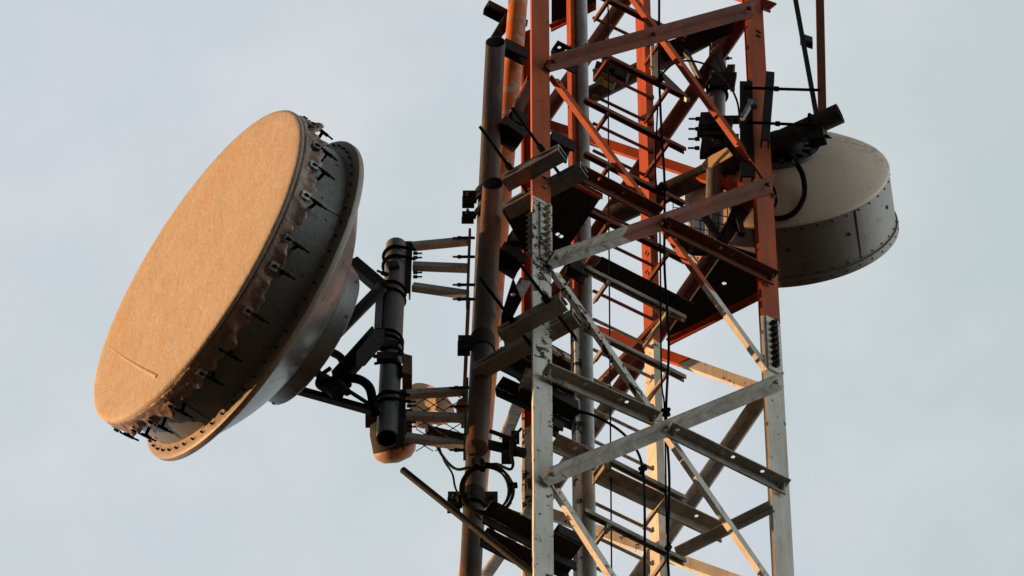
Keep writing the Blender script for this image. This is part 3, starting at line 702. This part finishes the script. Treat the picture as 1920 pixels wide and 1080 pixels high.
mb = MB(); mb.box(P(1228, 118, 300), V((8, 5, 0)), V((-1, 2, 0)), UZ * 62); mb.bolt(P(1226, 100, 294), V((0, -1, 0)), 4, 3); mb.bolt(P(1222, 128, 294), V((0, -1, 0)), 4, 3); mb.build('drilled_plate', BRASS, bu)
# grey pole carrying the right dish
gp = thing('mounting_pole', P(1338, 470, 345), 'pale grey vertical pole behind the right leg carrying the right-hand dish', 'pole')
g0, g1 = P(1338, 474, 345), P(1346, 88, 345)
mb = MB(); mb.pipe(g0, g1, 18, 3, 36); mb.build('tube', GALV, gp, 40)
def ong(y): return g0 + (g1 - g0) * ((474 - y) / 386.0)
mb = MB()
for y in (165, 182, 252, 262, 276): c = ong(y); mb.tube([c + V((21 * math.cos(a), 21 * math.sin(a), 0)) for a in [R(15 * k) for k in range(25)]], 3.4, 8).mark()
mb.build('u_bolt', RUBBER, gp, 60)
mb = MB()
for (y, dx, dy, a_, b__, c_) in ((172, 12, -22, 26, 6, 26), (150, 26, -16, 8, 8, 18), (250, -20, -22, 14, 8, 26), (262, -26, -18, 10, 10, 14), (298, -20, -20, 10, 9, 30), (276, -8, -24, 20, 5, 8), (258, 20, -16, 12, 9, 30), (240, 30, -14, 26, 6, 8), (282, 30, -14, 14, 8, 20), (318, 34, -18, 9, 10, 44), (300, 6, -22, 16, 6, 6)):
    mb.box(ong(y) + V((dx, dy, 0)), V((a_, 2, 4)), V((0, b__, 0)), V((3, 0, c_))).mark()
for y in (243, 262, 281, 298): mb.bolt(ong(y) + V((-34, -20, 0)), V((-1, 0, 0)), 4.5, 8, 14).mark()
mb.bolt(ong(115) + V((16, -6, 0)), V((1, 0, 0)), 4, 8, 6)
mb.build('clamp_jaw', DARK, gp)
for (x0, y0, x1, y1) in ((1328, 60, 1374, 168), (1286, 96, 1312, 150), (1236, 136, 1290, 188)):
    mb = MB(); mb.bar(P(x0, y0, 330), P(x1, y1, 330 if x0 > 1300 else 345), 9, 9); mb.build('tie_rod', GALV, gp)
# loose cover sheet on the pole, lit by the sun
mb = MB(); arc = []
for k in range(9):
    a = R(180 + 90 * k / 8); arc.append((1345 + 28 * math.cos(a), 318 + 18 * math.sin(a) * 1.4))
out = [PL(x, y, .85, -.52, 0) * 0 + P(x, y, 305 - (x - 1320) * 1.3) for (x, y) in [(1317, 318), (1317, 306), (1324, 298), (1336, 290), (1352, 282), (1362, 276), (1372, 290), (1345, 306)]]
nn = (out[2] - out[0]).cross(out[5] - out[0]).normalized(); nn = nn if nn.y < 0 else -nn; out = [q - nn * (q - out[0]).dot(nn) for q in out]; mb.plate(out, [], nn, 3); mb.build('cover_plate', LENS, None, None, 'small bright tan cover sheet wedged above the rusty horizontal pipe', 'cover')
# channel clamp on the right leg
cc = thing('channel_clamp', P(1415, 300, 240), 'tall black upright channels bolted across the right leg with long threaded rods', 'clamp')
mb = MB(); a, b = P(1399, 152, 262), P(1400, 330, 262); mb.channel(a, b, V((1, 0, 0)), 26, V((0, 1, 0)), 14, 4); mb.build('upright_channel', DARK, cc)
mb = MB(); a, b = P(1444.5, 134, 236), P(1434, 262, 236); b = V((b.x, a.y, b.z)); mb.channel(a, b, V((1, .1, 0)), 17, V((0, 1, 0)), 20, 3); mb.build('upright_channel', DARK, cc)
mb = MB()
for (x0, y0, x1, y1) in ((1402, 165, 1538, 169), (1410, 230, 1532, 235)):
    p, q = P(x0, y0, 236), P(x1, y1, 236); mb.tube([p, q], 3.2, 8); c = p + (q - p) * .36; mb.tube([c, c + (q - p) * .07], 5.5, 6); mb.bolt(p, V((-1, 0, 0)), 6, 8).mark()
mb.build('threaded_rod', RUBBER, cc, 40)
mb = MB(); mb.box(P(1411, 195, 232), V((9, 0, 0)), V((0, 6, 0)), UZ * 12); mb.build('junction_box', GALV, cc)
mb = MB(); mb.bar(P(1391, 222, 234), P(1409, 192, 230), 10, 8); mb.build('sticker_strip', PALEGALV, cc)
# slim strut and far post
mb = MB(); mb.bar(P(1488, -20, 250), P(1532, 222, 250), 9, 9); mb.build('slim_strut', DARK, None, None, 'slim black strut leaning down onto the open end of the rusty pipe', 'strut')
fp = thing('angle_post', P(1546, 260, 330), 'faded red post standing alone above the right-hand dish', 'post')
mb = MB(); mb.angle(P(1535, 260, 330), P(1529, -40, 330), V((1, 0, 0)), 17, V((0, 1, 0)), 17, 3); mb.build('upright', GRIMY, fp)
mb = MB(); mb.box(P(1512, 77, 300), V((13, 6, 2)), V((0, 8, 0)), UZ * 12); mb.build('strut_clamp', DARK, fp)
# square mesh below
mb = MB()
for k in range(7): mb.tube([P(1262 + k * 17, 372 + k * 3, 300), P(1262 + k * 17, 462 + k * 3, 300)], 1.0, 5)
for k in range(6): mb.tube([P(1262, 388 + k * 16, 300), P(1372, 408 + k * 16, 300)], 1.0, 5)
mb.build('wire_mesh', DARK, None, None, 'square wire mesh in front of the sunlit side of the right-hand dish', 'wire mesh')
mb = MB()
for (x0, y0, x1, y1, w) in ((1306, 382, 1350, 450, 11), (1252, 434, 1330, 470, 22), (1366, 360, 1392, 440, 12)): mb.bar(P(x0, y0, 310), P(x1, y1, 320), w, w).mark()
mb.build('dark_strut', DARK, gp)
cable('black cable bundle hanging in loops under the grey pole in front of the right-hand dish', [P(1268, 440, 300), P(1284, 466, 300), P(1302, 476, 300), P(1336, 470, 300), P(1362, 430, 300), P(1372, 400, 300), P(1386, 388, 300), P(1400, 400, 300)], 4.0)

# ------------------------------------------------------------------ right dish, seen from behind
n2 = V((.136, .987, -.08)).normalized(); rc = P(1474, 338, 392)
d2 = thing('dish_antenna', rc, 'large drum dish antenna seen from behind with grey-beige shell and dark hub plate', 'antenna')
mb = MB(); mb.lathe(rc, n2, [(-66, 60), (-63, 84), (-52, 122), (-34, 162), (-12, 195), (-3, 207), (1, 210), (3, 210)], 160); sh2 = mb.build('reflector_shell', SHELL, d2, 60)
mb = MB(); mb.lathe(rc, n2, [(3.5, 208), (6, 208), (122, 209)], 160); s2 = mb.build('shroud', SHROUD, d2, 40)
mb = MB(); mb.lathe(rc, n2, [(118, 209.4), (119, 213), (134, 213.5), (136, 209), (136, 150), (136, .01)], 160); mb.build('rim_flange', SHROUD, d2, 40)
u3 = (UZ - n2 * UZ.dot(n2)).normalized(); w3 = n2.cross(u3)
def r3(d, r, dg): a = R(dg); return rc + n2 * d + (u3 * math.cos(a) + w3 * math.sin(a)) * r
def d3(dg): a = R(dg); return u3 * math.cos(a) + w3 * math.sin(a)
mb = MB()
for i in range(40):
    dg = i * 9 + 2; mb.bolt(r3(11, 208.3, dg), d3(dg), 2.2, 1.5); mb.bolt(r3(112, 209, dg + 3), d3(dg + 3), 2.2, 1.5); mb.bolt(r3(126, 213, dg + 5), d3(dg + 5), 1.8, 1.5)
    if i % 4 == 0: mb.bolt(r3(52, 208.6, dg), d3(dg), 4, 2)
mb.build('rivets', DARK, s2, 30)
mb = MB()
for dg in (60, 140, 200, 300):
    for off in (0,): mb.box(r3(58, 208.8, dg), n2 * 50, d3(dg) * .8, n2.cross(d3(dg)) * 1.5).mark()
mb.build('sheet_seam', DARK, s2)
# hub plate with slots between spokes
hc = rc - n2 * 72
mb = MB(); hs = []
for i in range(14):
    a0, a1 = R(i * 360 / 14 + 7), R((i + 1) * 360 / 14 - 3)
    ra, rb = 44, 66
    def q(r, a): return hc + (u3 * math.cos(a) + w3 * math.sin(a)) * r
    hs.append([q(ra, a0), q(rb, a0), q(rb, (a0 + a1) / 2), q(rb, a1), q(ra, a1)])
mb.plate(ring_pts(hc, u3, w3, 78, 64), hs, -n2, 6); hub = mb.build('hub_plate', GALV, d2)
mb = MB(); mb.lathe(hc, -n2, [(-8, 44), (0, 42), (24, 36), (26, 34), (26, .01)], 40); mb.build('hub_boss', DARK, hub, 40)
mb = MB()
for i in range(14): mb.bolt(hc + (u3 * math.cos(R(i * 360 / 14)) + w3 * math.sin(R(i * 360 / 14))) * 72, -n2, 3.5, 4)
mb.build('hub_bolts', DARK, hub, 30)
def shp(x, y, off=10):                               # point just off the shell's back
    d = ray(x, y); o = -fwd * F; pf = [(0, 66), (60, 66), (84, 63), (122, 52), (162, 34), (195, 12), (210, 0), (900, 0)]
    t = .9
    while t < 1.2:                                   # first point of the sight line that lies 'off' above the shell
        h = o + d * t; q = h - rc; ax_ = q.dot(n2); rr = (q - n2 * ax_).length; dep = 0
        for (ra, da), (rb, db) in zip(pf, pf[1:]):
            if ra <= rr <= rb: dep = da + (db - da) * (rr - ra) / (rb - ra)
        if ax_ > -(dep + off): return h
        t += .0002
    return h
mb = MB(); mb.tube(spline([P(1474, 290, 330), shp(1490, 302, 34), shp(1506, 332, 22), shp(1507, 368, 14), shp(1490, 398, 12), shp(1460, 410, 12), shp(1436, 402, 14), shp(1412, 380, 20), P(1400, 360, 320)], 8), 5.5, 10); mb.build('waveguide', RUBBER, d2, 60)
mb = MB(); mb.tube(spline([P(1440, 340, 320), shp(1452, 356, 16), shp(1455, 380, 14), shp(1444, 400, 14)], 8), 2.6, 8); mb.build('waveguide', RUBBER, d2, 60)

# ------------------------------------------------------------------ light, sky, camera
SUN = V((-.95, .21, .11)).normalized(); el = math.asin(SUN.z); az = math.atan2(SUN.x, SUN.y)
sd = bpy.data.lights.new('sun', 'SUN'); sd.energy = 5.0; sd.angle = R(.6); sd.color = (1, .55, .25)
s_o = bpy.data.objects.new('sun', sd); C.objects.link(s_o); s_o.rotation_euler = (-SUN).to_track_quat('-Z', 'Y').to_euler(); s_o.location = T + V((-20, 8, 5))
w = bpy.data.worlds.new('World'); bpy.context.scene.world = w; w.use_nodes = True; nt = w.node_tree
bg = nt.nodes['Background']; sky = N(nt, 'ShaderNodeTexSky', sky_type='NISHITA'); sky.sun_disc = False; sky.sun_elevation = el; sky.sun_rotation = az; sky.altitude = 100
nt.links.new(sky.outputs[0], bg.inputs['Color']); bg.inputs['Strength'].default_value = .10
b2 = N(nt, 'ShaderNodeBackground'); tc = N(nt, 'ShaderNodeTexCoord'); sp = N(nt, 'ShaderNodeSeparateXYZ'); nt.links.new(tc.outputs['Generated'], sp.inputs[0])
def ramp(out, a, b, lo, hi):
    r = N(nt, 'ShaderNodeMapRange', interpolation_type='SMOOTHSTEP'); r.inputs['From Min'].default_value = a; r.inputs['From Max'].default_value = b
    r.inputs['To Min'].default_value = lo; r.inputs['To Max'].default_value = hi; nt.links.new(out, r.inputs['Value']); return r.outputs['Result']
# thin overcast: soft cloud variation, unseen parts brightened or dimmed to shape the light
def wn(scale, lo, hi, det=4):
    no = N(nt, 'ShaderNodeTexNoise'); no.inputs['Scale'].default_value = scale; no.inputs['Detail'].default_value = det; no.inputs['Roughness'].default_value = .5
    nt.links.new(tc.outputs['Generated'], no.inputs['Vector']); mr = N(nt, 'ShaderNodeMapRange'); mr.inputs['From Min'].default_value = lo; mr.inputs['From Max'].default_value = hi
    nt.links.new(no.outputs['Fac'], mr.inputs['Value']); return mr.outputs['Result']
cl = mix(nt, wn(20, .32, .68, 5), (.405, .468, .475), (.452, .485, .535))
cl = mix(nt, math_(nt, 'MULTIPLY', wn(34, .45, .68, 6), .6), cl, (.53, .545, .565))
cl = mix(nt, ramp(sp.outputs['X'], .025, .075, 0.0, .45), cl, (.375, .435, .432))
gain = math_(nt, 'ADD', ramp(sp.outputs['Y'], -.15, .45, .08, 1.0), ramp(sp.outputs['X'], .42, .97, 0.0, 3.6))  # added bright side at right lights the leg faces; dimmed behind the camera
nt.links.new(cl, b2.inputs['Color']); nt.links.new(gain, b2.inputs['Strength'])
ms = N(nt, 'ShaderNodeMixShader'); ms.inputs[0].default_value = .94
nt.links.new(bg.outputs[0], ms.inputs[1]); nt.links.new(b2.outputs[0], ms.inputs[2]); nt.links.new(ms.outputs[0], nt.nodes['World Output'].inputs['Surface'])

cd = bpy.data.cameras.new('camera'); co = bpy.data.objects.new('camera', cd); C.objects.link(co)
cd.sensor_width = 36; cd.lens = 36 * F / 1920; cd.clip_start = .5; cd.clip_end = 20000
co.location = CAM; co.rotation_euler = (R(90) + PITCH, 0, 0)
sc = bpy.context.scene; sc.camera = co
sc.view_settings.view_transform = 'Standard'; sc.view_settings.look = 'None'; sc.view_settings.exposure = .5; sc.view_settings.gamma = 1
sc.render.resolution_x = 1024; sc.render.resolution_y = 576
